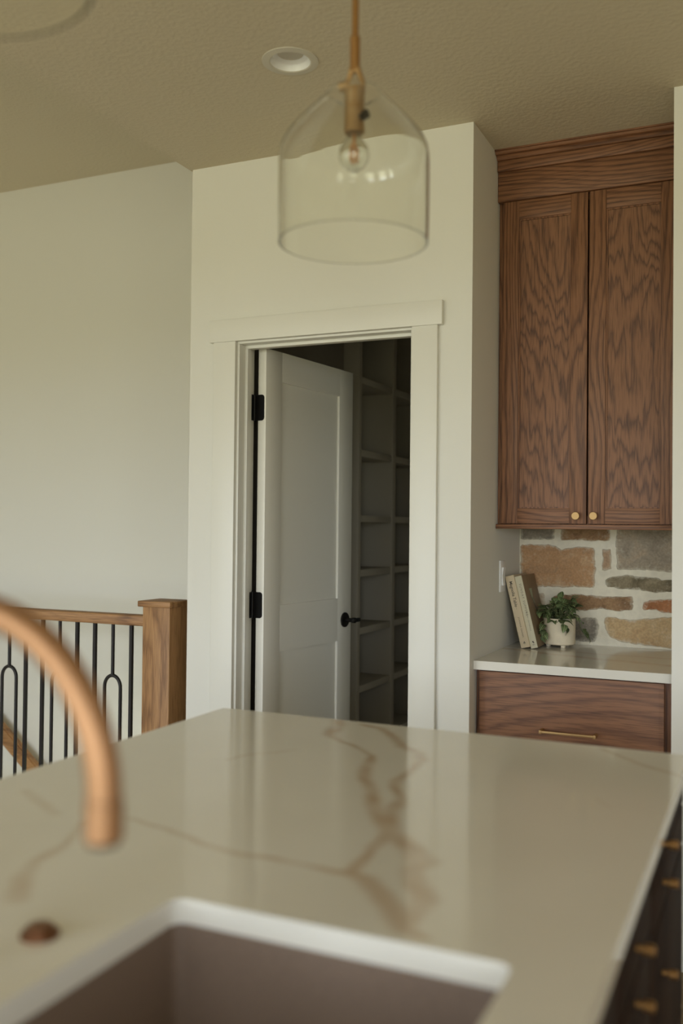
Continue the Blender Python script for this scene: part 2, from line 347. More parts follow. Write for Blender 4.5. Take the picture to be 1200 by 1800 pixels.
VEINS = [
    [(-0.942, 2.069, 0.0122), (-0.920, 2.015, 0.0119), (-0.888, 1.910, 0.0113), (-0.841, 1.861, 0.0049), (-0.792, 1.826, 0.0047), (-0.736, 1.770, 0.0068), (-0.703, 1.677, 0.0087), (-0.679, 1.607, 0.0093), (-0.640, 1.541, 0.0079), (-0.594, 1.457, 0.0084), (-0.555, 1.390, 0.0124), (-0.528, 1.348, 0.0120)],
    [(-0.865, 2.043, 0.0066), (-0.808, 2.019, 0.0091), (-0.746, 1.934, 0.0099), (-0.710, 1.875, 0.0083), (-0.656, 1.831, 0.0092), (-0.628, 1.778, 0.0101), (-0.623, 1.693, 0.0064), (-0.617, 1.616, 0.0082), (-0.605, 1.569, 0.0090), (-0.575, 1.513, 0.0077), (-0.560, 1.447, 0.0092), (-0.528, 1.348, 0.0120)],
    [(-0.528, 1.348, 0.0120), (-0.522, 1.298, 0.0075), (-0.512, 1.235, 0.0064), (-0.514, 1.183, 0.0077), (-0.512, 1.160, 0.0075), (-0.533, 1.159, 0.0045), (-0.574, 1.163, 0.0039), (-0.606, 1.159, 0.0039), (-0.684, 1.164, 0.0048), (-0.746, 1.168, 0.0049), (-0.834, 1.208, 0.0034), (-0.897, 1.220, 0.0035), (-0.924, 1.220, 0.0027)],
    [(-0.512, 1.160, 0.0075), (-0.484, 1.145, 0.0103), (-0.452, 1.111, 0.0107), (-0.424, 1.084, 0.0110), (-0.404, 1.060, 0.0121), (-0.384, 1.025, 0.0104)],
    [(-0.528, 1.348, 0.0120), (-0.496, 1.312, 0.0116), (-0.465, 1.278, 0.0105), (-0.436, 1.240, 0.0140), (-0.434, 1.204, 0.0106), (-0.415, 1.162, 0.0124), (-0.393, 1.124, 0.0134), (-0.391, 1.086, 0.0109), (-0.391, 1.057, 0.0113), (-0.384, 1.025, 0.0104), (-0.349, 1.012, 0.0051)],
    [(-0.962, 1.179, 0.0044), (-0.919, 1.070, 0.0056), (-0.906, 1.008, 0.0077), (-0.880, 0.953, 0.0110), (-0.842, 0.901, 0.0118)],
    [(-0.323, 2.046, 0.0048), (-0.233, 1.937, 0.0044), (-0.170, 1.888, 0.0043), (-0.121, 1.855, 0.0041)],
    [(-0.275, 1.657, 0.0019), (-0.251, 1.621, 0.0019)],
    [(-1.162, 1.273, 0.0078), (-1.031, 1.187, 0.0072)],
    [(-0.973, 1.615, 0.0033), (-0.946, 1.681, 0.0034), (-0.890, 1.747, 0.0023)],
]

# ================================================================== THE SETTING
def st(name, bm, mat, label, cat):
    o = obj(name, bm, mat); return tag(o, label, cat, None, 'structure')
WT = 0.115
# floor with the stairwell left open behind the balustrade
bm = bmesh.new(); box(bm, XL, XRT, YN, 3.34, -0.2, 0); box(bm, XA, XRT, 3.34, 5.7, -0.2, 0)
st('floor', bm, M['floor'], 'wood plank floor of the kitchen and pantry', 'floor')
st('floor_stair', B(XL, XA, 3.34, YF, -2.75, -2.6), M['floor'], 'lower floor at the foot of the stairwell', 'floor')
st('wall_stairwell', B(XL, XA, 3.22, 3.34, -2.6, -0.2), M['wall'], 'stairwell side wall under the balustrade', 'wall')
# stair wall (left of the picture), tall, beyond the balustrade
st('wall_left', B(XL - .12, XA, YF, YF + .12, -2.6, H2 + .1), M['wall'], 'tall white wall behind the stair balustrade', 'wall')
# pantry wall with door opening
DX0, DX1, DZ = -1.8772 - .012, -1.1604 + .012, 2.0886
bm = bmesh.new()
box(bm, XA, DX0, YW, YW + WT, 0, H); box(bm, DX1, XB, YW, YW + WT, 0, H); box(bm, DX0, DX1, YW, YW + WT, DZ, H)
st('wall_back', bm, M['wall'], 'white wall around the pantry door', 'wall')
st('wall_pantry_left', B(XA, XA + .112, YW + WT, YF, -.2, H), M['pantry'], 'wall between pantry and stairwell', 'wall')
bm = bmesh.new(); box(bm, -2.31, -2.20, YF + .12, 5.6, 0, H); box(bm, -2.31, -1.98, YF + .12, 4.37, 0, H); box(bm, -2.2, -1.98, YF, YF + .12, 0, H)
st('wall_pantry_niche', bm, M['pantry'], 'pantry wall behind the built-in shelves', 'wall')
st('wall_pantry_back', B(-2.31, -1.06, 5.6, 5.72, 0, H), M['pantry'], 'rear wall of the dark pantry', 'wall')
st('wall_alcove_left', B(-1.06, XB, YW + WT, 5.6, 0, H), M['wall'], 'left cheek of the cabinet alcove, in shade', 'wall')
st('wall_right', B(XC, XRT, YW, YS + .12, 0, H), M['wall'], 'white wall end to the right of the cabinet alcove', 'wall')
# stone wall at the back of the alcove: mortar bed with each stone as a part
stone_wall = st('wall_stone', B(XB, XC, YS, YS + .12, 0, H), M['mortar'], 'stone wall with wide pale mortar joints under the oak wall cabinet', 'wall')
def make_stone(kind, pts, seed):
    rnd = random.Random(seed)
    P = [Vector((a, b)) for a, b in pts]; c = sum(P, Vector((0, 0))) / len(P)
    pts2 = []
    n = len(P)
    for i in range(n):                                   # subdivide the outline and make it ragged
        a, b = P[i], P[(i + 1) % n]; k = max(2, int((b - a).length / 0.0065)); d = (b - a); nn = Vector((-d.y, d.x)).normalized()
        for j in range(k):
            q = a + d * (j / k)
            w_ = noise.noise(Vector((q.x * 45, q.y * 45, seed * 3.1))) * .0048 + noise.noise(Vector((q.x * 150, q.y * 150, seed * 5.7))) * .0022
            q = q + nn * w_
            if j == 0: q = q + (c - q) * 0.03
            pts2.append(q)
    bm = bmesh.new(); rings = []
    prof = ((0, 0.004), (0.0, -0.001), (0.004, -0.0045), (0.013, -0.0062))
    for inset, y in prof:
        ring = []
        for q in pts2:
            d = (c - q); s = min(inset / max(d.length, 1e-5), 0.5)
            ring.append(bm.verts.new((q.x + d.x * s, YS + y + rnd.uniform(-.0008, .0008), q.y + d.y * s)))
        rings.append(ring)
    m = len(pts2)
    for a, b in zip(rings, rings[1:]):
        for j in range(m): bm.faces.new((a[j], b[j], b[(j + 1) % m], a[(j + 1) % m]))
    cv = bm.verts.new((c.x, YS - 0.009, c.y))
    for j in range(m): bm.faces.new((rings[-1][j], cv, rings[-1][(j + 1) % m]))
    o = obj('stone', bm, M['stone_' + kind], stone_wall)
    at = o.data.attributes.new('smear', 'FLOAT', 'POINT')
    at.data.foreach_set('value', [{0: .75, 1: .70, 2: .45, 3: .22}.get(i // m, 0.0) for i in range(len(o.data.vertices))])
    return o
for i, (kind, pts) in enumerate(STONES):
    pts = [(max(XB + .004, min(XC - .002, a)), max(CT + .003, b)) for a, b in pts]
    make_stone(kind, pts, i + 3)
# ceilings
def ceiling_with_hole(x0, x1, y0, y1, z0, z1, cx, cy, r, n=40):
    bm = bmesh.new(); s = r * 1.3
    for a in ((x0, cx - s, y0, y1), (cx + s, x1, y0, y1), (cx - s, cx + s, y0, cy - s), (cx - s, cx + s, cy + s, y1)): box(bm, a[0], a[1], a[2], a[3], z0, z1)
    ang = [2 * math.pi * j / n for j in range(n)]
    def sq(t):
        c, q = math.cos(t), math.sin(t); k = s / max(abs(c), abs(q)); return (cx + c * k, cy + q * k)
    ci = [bm.verts.new((cx + r * math.cos(t), cy + r * math.sin(t), z0)) for t in ang]
    so = [bm.verts.new((*sq(t), z0)) for t in ang]
    ct = [bm.verts.new((cx + r * math.cos(t), cy + r * math.sin(t), z1)) for t in ang]
    for j in range(n):
        k = (j + 1) % n
        bm.faces.new((ci[j], so[j], so[k], ci[k])); bm.faces.new((ct[j], ci[j], ci[k], ct[k]))
    bm.faces.new(ct)
    return bm
LX, LY = -1.3299, 2.5228
XE = -2.103
bm = ceiling_with_hole(XE, XRT, YN, 5.72, H, H + .12, LX, LY, 0.062)
box(bm, XE, XE + .1, YN, YF, H + .12, H2)
st('ceiling', bm, M['ceil'], 'flat textured ceiling over the island', 'ceiling')
st('ceiling_stair', B(XL - .12, XE + .1, YN, YF + .12, H2, H2 + .12), M['ceil'], 'higher ceiling over the stairs on the left', 'ceiling')
# unseen sides of the room, with the windows that light it
bm = bmesh.new(); xs = [XL]
for x0, x1, z0, z1 in WINDOWS:
    box(bm, xs[-1], x0, YN - .12, YN, 0, H2); box(bm, x0, x1, YN - .12, YN, 0, z0); box(bm, x0, x1, YN - .12, YN, z1, H2); xs.append(x1)
box(bm, xs[-1], XRT, YN - .12, YN, 0, H2)
st('wall_rear', bm, M['wall'], 'rear wall with tall windows behind the viewer', 'wall')
for i, (x0, x1, z0, z1) in enumerate(WINDOWS):
    bm = bmesh.new(); f = .05; y0, y1 = YN - .09, YN - .02
    box(bm, x0, x0 + f, y0, y1, z0, z1); box(bm, x1 - f, x1, y0, y1, z0, z1); box(bm, x0 + f, x1 - f, y0, y1, z0, z0 + f); box(bm, x0 + f, x1 - f, y0, y1, z1 - f, z1)
    st('window_%d' % (i + 1), bm, M['trim'], 'tall window frame in the rear wall, number %s from its left' % ('one', 'two', 'three', 'four')[i], 'window')
st('wall_side_left', B(XL - .12, XL, YN - .12, YF, -2.6, H2), M['wall'], 'far side wall of the living space', 'wall')
a, b_, c, d = FILL_WINDOW; bm = bmesh.new()
box(bm, XRT, XRT + .12, YN - .12, a, 0, H + .1); box(bm, XRT, XRT + .12, b_, YW + .6, 0, H + .1); box(bm, XRT, XRT + .12, a, b_, 0, c); box(bm, XRT, XRT + .12, a, b_, d, H + .1)
st('wall_side_right', bm, M['wall_warm'], 'unseen kitchen side wall, coloured tan to bounce warm light', 'wall')

bm = bmesh.new(); f = .05; x0, x1 = XRT + .02, XRT + .09
box(bm, x0, x1, a, a + f, c, d); box(bm, x0, x1, b_ - f, b_, c, d); box(bm, x0, x1, a + f, b_ - f, c, c + f); box(bm, x0, x1, a + f, b_ - f, d - f, d)
st('window_5', bm, M['trim'], 'tall window frame added in the unseen right-hand wall for fill light', 'window')  # frame of the added fill-light window

# ---- door casing
trim = thing('trim_1', (-1.52, YW, 0), 'flat white casing boards around the pantry doorway', 'door casing', kind='structure')
obj('casing_board', B(-1.974, -1.8772, YW - .018, YW, 0, 2.0786, .0015), M['trim'], trim)
obj('casing_board', B(-1.1604, -1.0657, YW - .018, YW, 0, 2.0786, .0015), M['trim'], trim)
obj('head_board', B(-1.991, -1.0478, YW - .023, YW, 2.0786, 2.1640, .0015), M['trim'], trim)
JX0, JX1, JZ = -1.868, -1.169, 2.0705
bm = bmesh.new(); y0, y1 = YW - .001, YW + WT
box(bm, DX0, JX0, y0, y1, 0, JZ, .001); box(bm, JX1, DX1, y0, y1, 0, JZ, .001); box(bm, DX0, DX1, y0, y1, JZ, DZ, .001)
obj('jamb', bm, M['trim'], trim)
bm = bmesh.new(); a, b = YW + .042, YW + .075
box(bm, JX0, JX0 + .012, a, b, 0, JZ - .012, .001); box(bm, JX1 - .012, JX1, a, b, 0, JZ - .012, .001); box(bm, JX0, JX1, a, b, JZ - .012, JZ, .001)
obj('door_stop', bm, M['trim'], trim)

# ---- pantry door, swung open into the pantry (84 degrees)
PX, PY = -1.8664, 3.27
door = thing('door_1', (PX, PY, 0), 'white two-panel pantry door standing open with black hinges', 'door', kind='structure', rz=R(84))
TH0, TH1 = -0.052, -0.015          # leaf faces, local y
bm = bmesh.new()
z0, z1, w0, w1 = .012, 2.071, .004, .690
box(bm, w0, .118, TH0, TH1, z0, z1, .0012); box(bm, .572, w1, TH0, TH1, z0, z1, .0012)
for a, b in ((z0, .24), (.868, 1.056), (1.951, z1)): box(bm, .118, .572, TH0, TH1, a, b)
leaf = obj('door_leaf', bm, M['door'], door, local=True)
for a, b in ((.24, .868), (1.056, 1.951)):
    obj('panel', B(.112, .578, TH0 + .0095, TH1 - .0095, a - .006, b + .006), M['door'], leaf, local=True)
for zc in (1.838, 1.062):
    bm = bmesh.new(); h = .051
    tube(bm, [(0, 0, zc - h), (0, 0, zc + h)], .0065, 12)                    # knuckle
    tube(bm, [(0, 0, zc + h), (0, 0, zc + h + .006)], [.005, .002], 12)
    def plate(y0, y1, r=.012):                                               # rounded leaf on the door's edge
        pts = []
        for cy, cz, a0 in ((y0 + r, zc - h + r, 180), (y0 + r, zc + h - r, 90)):
            pass
        pts = [(y1, zc - h), (y1, zc + h)]
        for k in range(7): t = R(90 + 15 * k); pts.append((y0 + r + r * math.cos(t), zc + h - r + r * math.sin(t)))
        for k in range(7): t = R(180 + 15 * k); pts.append((y0 + r + r * math.cos(t), zc - h + r + r * math.sin(t)))
        return pts
    prism(bm, plate(-.045, -.002), 'x', .0015, .0045)
    obj('hinge', bm, M['black'], door, local=True)['label'] = 'black hinge'
    # fixed leaf let into the jamb
    hb = B(JX0, JX0 + .003, PY - .036, PY, zc - h, zc + h, .001)
    obj('hinge_plate', hb, M['black'], trim)
bm = bmesh.new(); hx, hz = .632, .957
def disc_y(bm, cx, cz, prof, n=28):                                          # lathe about local y
    rings = []
    for r, y in prof: rings.append([bm.verts.new((cx + r * math.cos(2 * math.pi * j / n), y, cz + r * math.sin(2 * math.pi * j / n))) for j in range(n)])
    for a, b in zip(rings, rings[1:]):
        for j in range(n): bm.faces.new((a[j], b[j], b[(j + 1) % n], a[(j + 1) % n]))
    bm.faces.new(rings[0]); bm.faces.new(rings[-1][::-1]); return bm
disc_y(bm, hx, hz, [(.033, TH0), (.033, TH0 - .006), (.030, TH0 - .009), (.012, TH0 - .010)])
hd = obj('handle_rose', bm, M['black'], door, local=True); hd['label'] = 'round black rose'
bm = bmesh.new()
disc_y(bm, hx, hz, [(.0095, TH0 - .009), (.0095, TH0 - .038), (.0125, TH0 - .043), (.0125, TH0 - .056), (.006, TH0 - .062)])
box(bm, hx - .012, hx + .05, TH0 - .057, TH0 - .043, hz - .009, hz + .009, .004)
obj('door_handle', bm, M['black'], hd, local=True)

# ---- pantry shelving
sh = thing('pantry_shelving', (-2.05, 4.9, 0), 'tall built-in shelving in the dark pantry beyond the open door', 'shelving')
for ya, yb in ((4.385, 4.425), (4.855, 4.905), (5.35, 5.40)):
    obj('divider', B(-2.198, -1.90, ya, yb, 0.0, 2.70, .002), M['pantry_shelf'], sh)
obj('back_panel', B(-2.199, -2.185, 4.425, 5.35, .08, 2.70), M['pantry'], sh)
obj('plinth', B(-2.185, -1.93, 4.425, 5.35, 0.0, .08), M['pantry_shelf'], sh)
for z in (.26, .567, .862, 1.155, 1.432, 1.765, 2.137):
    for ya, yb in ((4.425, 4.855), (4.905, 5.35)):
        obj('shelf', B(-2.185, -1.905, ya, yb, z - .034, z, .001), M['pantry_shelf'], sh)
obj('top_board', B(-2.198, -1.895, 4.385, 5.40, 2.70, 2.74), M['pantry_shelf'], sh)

# ================================================================== THE ALCOVE CABINETS
def panel_door(parent, x0, x1, z0, z1, yf, t, knob_x, knob_z, klabel):
    s = .060; rb, rtp = .056, .069
    d = obj('door', B(x0 + s - .008, x1 - s + .008, yf + .0095, yf + t, z0 + rb - .006, z1 - rtp + .006), M['oakP'], parent)   # recessed field
    for a, b in ((x0, x0 + s), (x1 - s, x1)): obj('stile', B(a, b, yf, yf + t, z0, z1, .0012), M['oakZ'], d)
    for a, b in ((z0, z0 + rb), (z1 - rtp, z1)): obj('rail', B(x0 + s, x1 - s, yf + .0003, yf + t, a, b, .0012), M['oakX'], d)
    bm = bmesh.new()                                                         # small inner bead round the field
    for a, b, c, e2 in ((x0 + s, x0 + s + .005, z0 + rb, z1 - rtp), (x1 - s - .005, x1 - s, z0 + rb, z1 - rtp)): box(bm, a, b, yf + .005, yf + .011, c, e2)
    for a, b in ((z0 + rb, z0 + rb + .005), (z1 - rtp - .005, z1 - rtp)): box(bm, x0 + s + .005, x1 - s - .005, yf + .005, yf + .011, a, b)
    obj('bead', bm, M['oakZ'], d)
    bm = bmesh.new(); prof = [(.006, yf + .001), (.006, yf - .012), (.0135, yf - .014), (.0145, yf - .016), (.0145, yf - .024), (.0132, yf - .0255)]
    disc_y(bm, knob_x, knob_z, prof); k = obj('knob', bm, M['brassM'], d); k['label'] = klabel
    return d
uc = thing('wall_cabinet', (-.62, 3.66, 1.372), 'tall stained oak wall cabinet with two panelled doors and brass knobs', 'cabinet')
UX0, UX1, UF = XB + .0015, XC - .0015, 3.50
bm = bmesh.new()
box(bm, UX0, UX0 + .019, UF + .02, YS - .002, 1.389, 2.745); box(bm, UX1 - .019, UX1, UF + .02, YS - .002, 1.389, 2.745)
box(bm, UX0 + .019, UX1 - .019, UF + .02, YS - .002, 1.389, 1.408); box(bm, UX0 + .019, UX1 - .019, UF + .02, YS - .002, 2.6, 2.62)
box(bm, UX0 + .019, UX1 - .019, YS - .012, YS - .002, 1.408, 2.6)
obj('carcass', bm, M['oakZ'], uc)
bm = bmesh.new(); box(bm, UX0, UX0 + .030, UF, UF + .02, 1.389, 2.745, .001); box(bm, UX1 - .030, UX1, UF, UF + .02, 1.389, 2.745, .001); box(bm, UX0 + .03, UX1 - .03, UF, UF + .02, 1.389, 1.42); box(bm, UX0 + .03, UX1 - .03, UF, UF + .02, 2.57, 2.745)
obj('face_frame', bm, M['oakZ'], uc)
obj('bottom_moulding', B(UX0, UX1, 3.472, YS - .012, 1.3715, 1.3885, .002), M['oakX'], uc)
panel_door(uc, -.9255, -.6147, 1.3915, 2.5925, 3.479, .02, -.6484, 1.4199, 'round brass knob on the left door')
panel_door(uc, -.6088, -.3020, 1.3915, 2.5925, 3.479, .02, -.5860, 1.4201, 'round brass knob on the right door')
obj('frieze_board', B(UX0, UX1, 3.470, UF, 2.594, 2.7035, .0015), M['oakX'], uc)
obj('band_moulding', B(UX0, UX1, 3.458, UF, 2.7035, 2.7445, .003), M['oakX'], uc)
pr_ = [(3.456, 2.7445)]
for k in range(9):
    t = k / 8; pr_.append((3.452 - .026 * t - .006 * math.sin(math.pi * t) * (1 if t > .5 else -1) * .8, 2.7465 + .0215 * t))
pr_ += [(3.419, 2.7685), (3.419, H - .0005), (UF, H - .0005), (UF, 2.7445)]
obj('crown_moulding', prism(bmesh.new(), pr_, 'x', UX0, UX1), M['oakX'], uc)

bc = thing('base_cabinet', (-.62, 3.53, 0), 'stained oak drawer base cabinet under the alcove counter', 'cabinet')
bm = bmesh.new()
box(bm, UX0, UX0 + .019, 3.26, YS - .002, .1, .8835); box(bm, UX1 - .019, UX1, 3.26, YS - .002, .1, .8835)
box(bm, UX0 + .019, UX1 - .019, 3.26, YS - .002, .1, .119); box(bm, UX0 + .019, UX1 - .019, YS - .012, YS - .002, .119, .8835)
box(bm, UX0, UX1, 3.33, 3.35, 0, .1)
obj('carcass', bm, M['oakZ'], bc)
bm = bmesh.new(); box(bm, UX0, UX0 + .03, 3.24, 3.26, .1, .8835, .001); box(bm, UX1 - .03, UX1, 3.24, 3.26, .1, .8835, .001); box(bm, UX0 + .03, UX1 - .03, 3.24, 3.26, .85, .8835); box(bm, UX0 + .03, UX1 - .03, 3.24, 3.26, .1, .13)
obj('face_frame', bm, M['oakZ'], bc)
for z0, z1 in ((.600, .8775), (.362, .594), (.125, .356)):
    d = obj('drawer', B(-.9300, -.3190, 3.219, 3.24, z0, z1, .0015), M['oakD'], bc)
    zc = .6945 if z0 > .5 else (z0 + z1) / 2
    bm = bmesh.new(); px0, px1 = -.7095, -.532
    box(bm, px0, px1, 3.180, 3.187, zc - .0045, zc + .0035, .001)
    for a in (px0, px1): box(bm, a - .0035, a + .0055, 3.1785, 3.2195, zc - .0065, zc + .0055, .001)
    obj('pull', bm, M['brassM'], d)['label'] = 'slim square brass pull'

# ---- veined counters
def vein_field(X, Y):
    """0..1 vein strength at the points: distance to hand-placed vein lines, edges broken up by small waves"""
    wx = X + .0035 * np.sin(41 * Y + 23 * X) + .0012 * np.sin(107 * X + 89 * Y + 1)
    wy = Y + .0035 * np.sin(47 * X + 31 * Y + 4) + .0012 * np.sin(103 * Y - 71 * X + 3)
    out = np.zeros_like(X)
    for k, line in enumerate(VEINS):
        s = .45 if k in (7, 8) else (.7 if k in (5, 6, 9) else 1.0)
        for (ax, ay, aw), (bx, by, bw) in zip(line, line[1:]):
            dx, dy = bx - ax, by - ay; l2 = dx * dx + dy * dy
            t = np.clip(((wx - ax) * dx + (wy - ay) * dy) / l2, 0, 1)
            d = np.hypot(wx - ax - t * dx, wy - ay - t * dy); wd = (aw + (bw - aw) * t) * 1.75
            v = np.clip(1.25 - d / wd, 0, 1); v = v * v * (3 - 2 * v)
            out = np.maximum(out, s * v)
    return .92 * out * (.82 + .18 * np.sin(37 * X + 29 * Y) * np.sin(53 * Y - 17 * X))
def slab(name, x0, x1, y0, y1, z0, z1, hole=None, step=.0065, rc=.018, field=vein_field, parent=None):
    def ticks(a, b, cuts):
        pts = sorted({a, b, *cuts}); o = []
        for p, q in zip(pts, pts[1:]):
            n = max(1, round((q - p) / step)); o += [p + (q - p) * i / n for i in range(n)]
        return o + [b]
    hx = hole or (0, 0, 0, 0)
    gx = ticks(x0, x1, hx[:2] if hole else []); gy = ticks(y0, y1, hx[2:] if hole else [])
    V, Fc = [], []; idx = {}
    def vid(p):
        if p not in idx: idx[p] = len(V); V.append(p)
        return idx[p]
    inh = lambda a, b: hole and hole[0] - 1e-6 < a and b < hole[1] + 1e-6
    for i in range(len(gx) - 1):
        for j in range(len(gy) - 1):
            a, b, c, d = gx[i], gx[i + 1], gy[j], gy[j + 1]
            if hole and a > hole[0] - 1e-6 and b < hole[1] + 1e-6 and c > hole[2] - 1e-6 and d < hole[3] + 1e-6: continue
            Fc.append([vid((a, c, z1)), vid((b, c, z1)), vid((b, d, z1)), vid((a, d, z1))])
    nt_ = len(Fc)
    # rim of the slab and underside
    def wall(poly, inward):
        for p, q in zip(poly, poly[1:] + poly[:1]):
            f = [vid((*p, z1)), vid((*q, z1)), vid((*q, z0)), vid((*p, z0))]; Fc.append(f if not inward else f[::-1])
    outer = [(x0, y0), (x1, y0), (x1, y1), (x0, y1)]
    wall(outer, False)
    if hole:
        h0, h1, k0, k1 = hole; inner = []
        for cx, cy, sx_, sy_, a0 in ((h0, k0, 1, 1, 180), (h1, k0, -1, 1, 270), (h1, k1, -1, -1, 0), (h0, k1, 1, -1, 90)):
            arc = [(cx + sx_ * rc + rc * math.cos(R(a0 + 15 * t)), cy + sy_ * rc + rc * math.sin(R(a0 + 15 * t))) for t in range(7)]
            for p, q in zip(arc, arc[1:]): Fc.append([vid((cx, cy, z1)), vid((*p, z1)), vid((*q, z1))])
            inner += arc
        wall(inner, True)
        for a in ((x0, h0, y0, y1), (h1, x1, y0, y1), (h0, h1, y0, k0), (h0, h1, k1, y1)):
            Fc.append([vid((a[0], a[2], z0)), vid((a[0], a[3], z0)), vid((a[1], a[3], z0)), vid((a[1], a[2], z0))])
    else: Fc.append([vid((x0, y0, z0)), vid((x0, y1, z0)), vid((x1, y1, z0)), vid((x1, y0, z0))])
    ox, oy = (x0 + x1) / 2, (y0 + y1) / 2
    me = bpy.data.meshes.new(name); me.from_pydata([(p[0] - ox, p[1] - oy, p[2] - z0) for p in V], [], Fc); me.update()
    at = me.attributes.new('vein', 'FLOAT', 'POINT')
    A = np.array(V); at.data.foreach_set('value', field(A[:, 0], A[:, 1]).astype(np.float32))
    me.materials.append(M['quartz'])
    o = bpy.data.objects.new(name, me); COL.objects.link(o); o.location = (ox, oy, z0)
    return o
def alcove_field(X, Y):
    v = np.zeros_like(X)
    wy = Y + .012 * np.sin(9 * X + 1) + .005 * np.sin(31 * X)
    for c, s, wd, k in ((3.47, -.30, .030, .45), (3.60, -.12, .016, .3)):
        d = np.abs(wy - c - s * (X + .6)); v = np.maximum(v, k * np.clip(1.3 - d / wd, 0, 1))
    return v
tag(slab('alcove_countertop', XB + .001, XC - .001, 3.1977, YS - .001, CT - .030, CT, step=.009, field=alcove_field),
    'pale quartz counter in the alcove over the oak drawers', 'countertop')

# ================================================================== THE ISLAND
SX0, SX1, SY1 = -.6678, -.2464, .9925; SY0 = .23
tag(slab('island_countertop', XI, XR, -.25, YI, CT - .030, CT, hole=(SX0, SX1, SY0, SY1)),
    'large cream quartz island worktop with brown veins and a sink cutout', 'countertop')
isl = thing('kitchen_island', (-.60, .9, 0), 'dark oak kitchen island with brass drawer pulls under the cream worktop', 'island')
IX0, IX1, IY0, IY1, IZ = -.98, -.186, -.22, 2.050, CT - .0305
bm = bmesh.new()
box(bm, IX0, IX0 + .02, IY0, IY1, .1, IZ); box(bm, IX1 - .02, IX1, IY0, IY1, .1, IZ); box(bm, IX0 + .02, IX1 - .02, IY0, IY0 + .02, .1, IZ); box(bm, IX0 + .02, IX1 - .02, IY1 - .02, IY1, .1, IZ)
box(bm, IX0 + .02, IX1 - .02, IY0 + .02, IY1 - .02, .1, .12); box(bm, IX0 + .05, IX1 - .07, IY0 + .05, IY1 - .05, 0, .1)
obj('carcass', bm, M['island'], isl)
FX = -.1655
def island_front(y0, y1, z0, z1, knob=None, kind='drawer'):
    d = obj(kind, B(IX1, FX, y0, y1, z0, z1, .002), M['island'], isl)
    if knob:
        bm = bmesh.new(); ky, kz = knob
        tube(bm, [(FX, ky, kz), (-.157, ky, kz), (-.1555, ky, kz), (-.1425, ky, kz), (-.141, ky, kz)], [.0045, .0045, .0072, .0076, .0060], 18)
        obj('knob', bm, M['brass'], d)['label'] = 'small brass knob'
for y0, y1, rows in ((1.16, 1.495, ((.777, .87, .814), (.695, .770, .740), (.42, .688, None), (.13, .413, None))),
                     (1.505, 2.045, ((.825, .87, .852), (.745, .818, .789), (.42, .738, .640), (.13, .413, None)))):
    for z0, z1, kz in rows: island_front(y0, y1, z0, z1, ((1.33 if y0 < 1.3 else 1.668), kz) if kz else None)
for y0, y1 in ((.23, .69), (.70, 1.15)): island_front(y0, y1, .13, .87, None, 'door')
# undermount sink
def sink_bm():
    bm = bmesh.new(); o = .004; t = .012; z1 = CT - .0305; zb = z1 - .24
    def ring(x0, x1, y0, y1, r, z):
        vs = []
        for cx, cy, a0 in ((x1 - r, y1 - r, 0), (x0 + r, y1 - r, 90), (x0 + r, y0 + r, 180), (x1 - r, y0 + r, 270)):
            for k in range(7): a = R(a0 + 15 * k); vs.append(bm.verts.new((cx + r * math.cos(a), cy + r * math.sin(a), z)))
        return vs
    L_ = [ring(SX0 - .02, SX1 + .02, SY0 - .02, SY1 + .02, .03, z1), ring(SX0 - o, SX1 + o, SY0 - o, SY1 + o, .02, z1),
          ring(SX0 - o + .003, SX1 + o - .003, SY0 - o + .003, SY1 + o - .003, .02, zb + .03), ring(SX0 + .008, SX1 - .008, SY0 + .008, SY1 - .008, .03, zb + .008), ring(SX0 + .03, SX1 - .03, SY0 + .03, SY1 - .03, .03, zb)]
    for a, b in zip(L_, L_[1:]):
        n = len(a)
        for j in range(n): bm.faces.new((a[j], a[(j + 1) % n], b[(j + 1) % n], b[j]))
    bm.faces.new(L_[-1]); return bm
sk = thing('sink', ((SX0 + SX1) / 2, (SY0 + SY1) / 2, CT - .27), 'dark brown undermount sink set into the cream island worktop', 'sink')
so = obj('basin', sink_bm(), M['sink'], sk)
sm = so.modifiers.new('thick', 'SOLIDIFY'); sm.thickness = .008; sm.offset = 0
bm = bmesh.new(); lathe(bm, [(.0, CT - .2695), (.030, CT - .2695), (.043, CT - .2665), (.045, CT - .2695)], (SX0 + SX1) / 2, (SY0 + SY1) / 2)
obj('drain', bm, M['brass'], sk)['label'] = 'brass drain'
# faucet
FXB, FY, FT = -.757, .600, -.472
fc = thing('kitchen_faucet', (FXB, FY, CT), 'champagne bronze gooseneck faucet arching over the sink', 'faucet')
rad = (FT - FXB) / 2; zc = 1.158; tr = .0138
obj('base', lathe(bmesh.new(), [(0, CT), (.027, CT), (.027, CT + .006), (.0215, CT + .009), (.0205, CT + .11), (.017, CT + .118), (0, CT + .118)], FXB, FY), M['copper'], fc)
pts = [(FXB, FY, CT + .11), (FXB, FY, zc - .06), (FXB, FY, zc)] + [(FXB + rad - rad * math.cos(R(a)), FY, zc + rad * math.sin(R(a))) for a in range(6, 180, 6)]
pts += [(FT - rad * (1 - math.cos(R(2))) * 0, FY, zc)]
obj('spout', tube(bmesh.new(), pts, tr, 24), M['copper'], fc)
hb = bmesh.new(); tube(hb, [(FT, FY, zc - .0005), (FT, FY, zc - .030)], [.0150, .0150], 24)
sp = obj('spray_head', hb, M['copper'], fc)
obj('nozzle', tube(bmesh.new(), [(FT, FY, zc - .030), (FT, FY, zc - .034)], .0122, 20), M['black'], sp)
hb = bmesh.new(); tube(hb, [(FXB, FY - .018, CT + .075), (FXB, FY - .045, CT + .075)], .012, 18); tube(hb, [(FXB, FY - .040, CT + .078), (FXB - .02, FY - .052, CT + .16)], [.006, .0045], 14)
obj('lever', hb, M['copper'], fc)
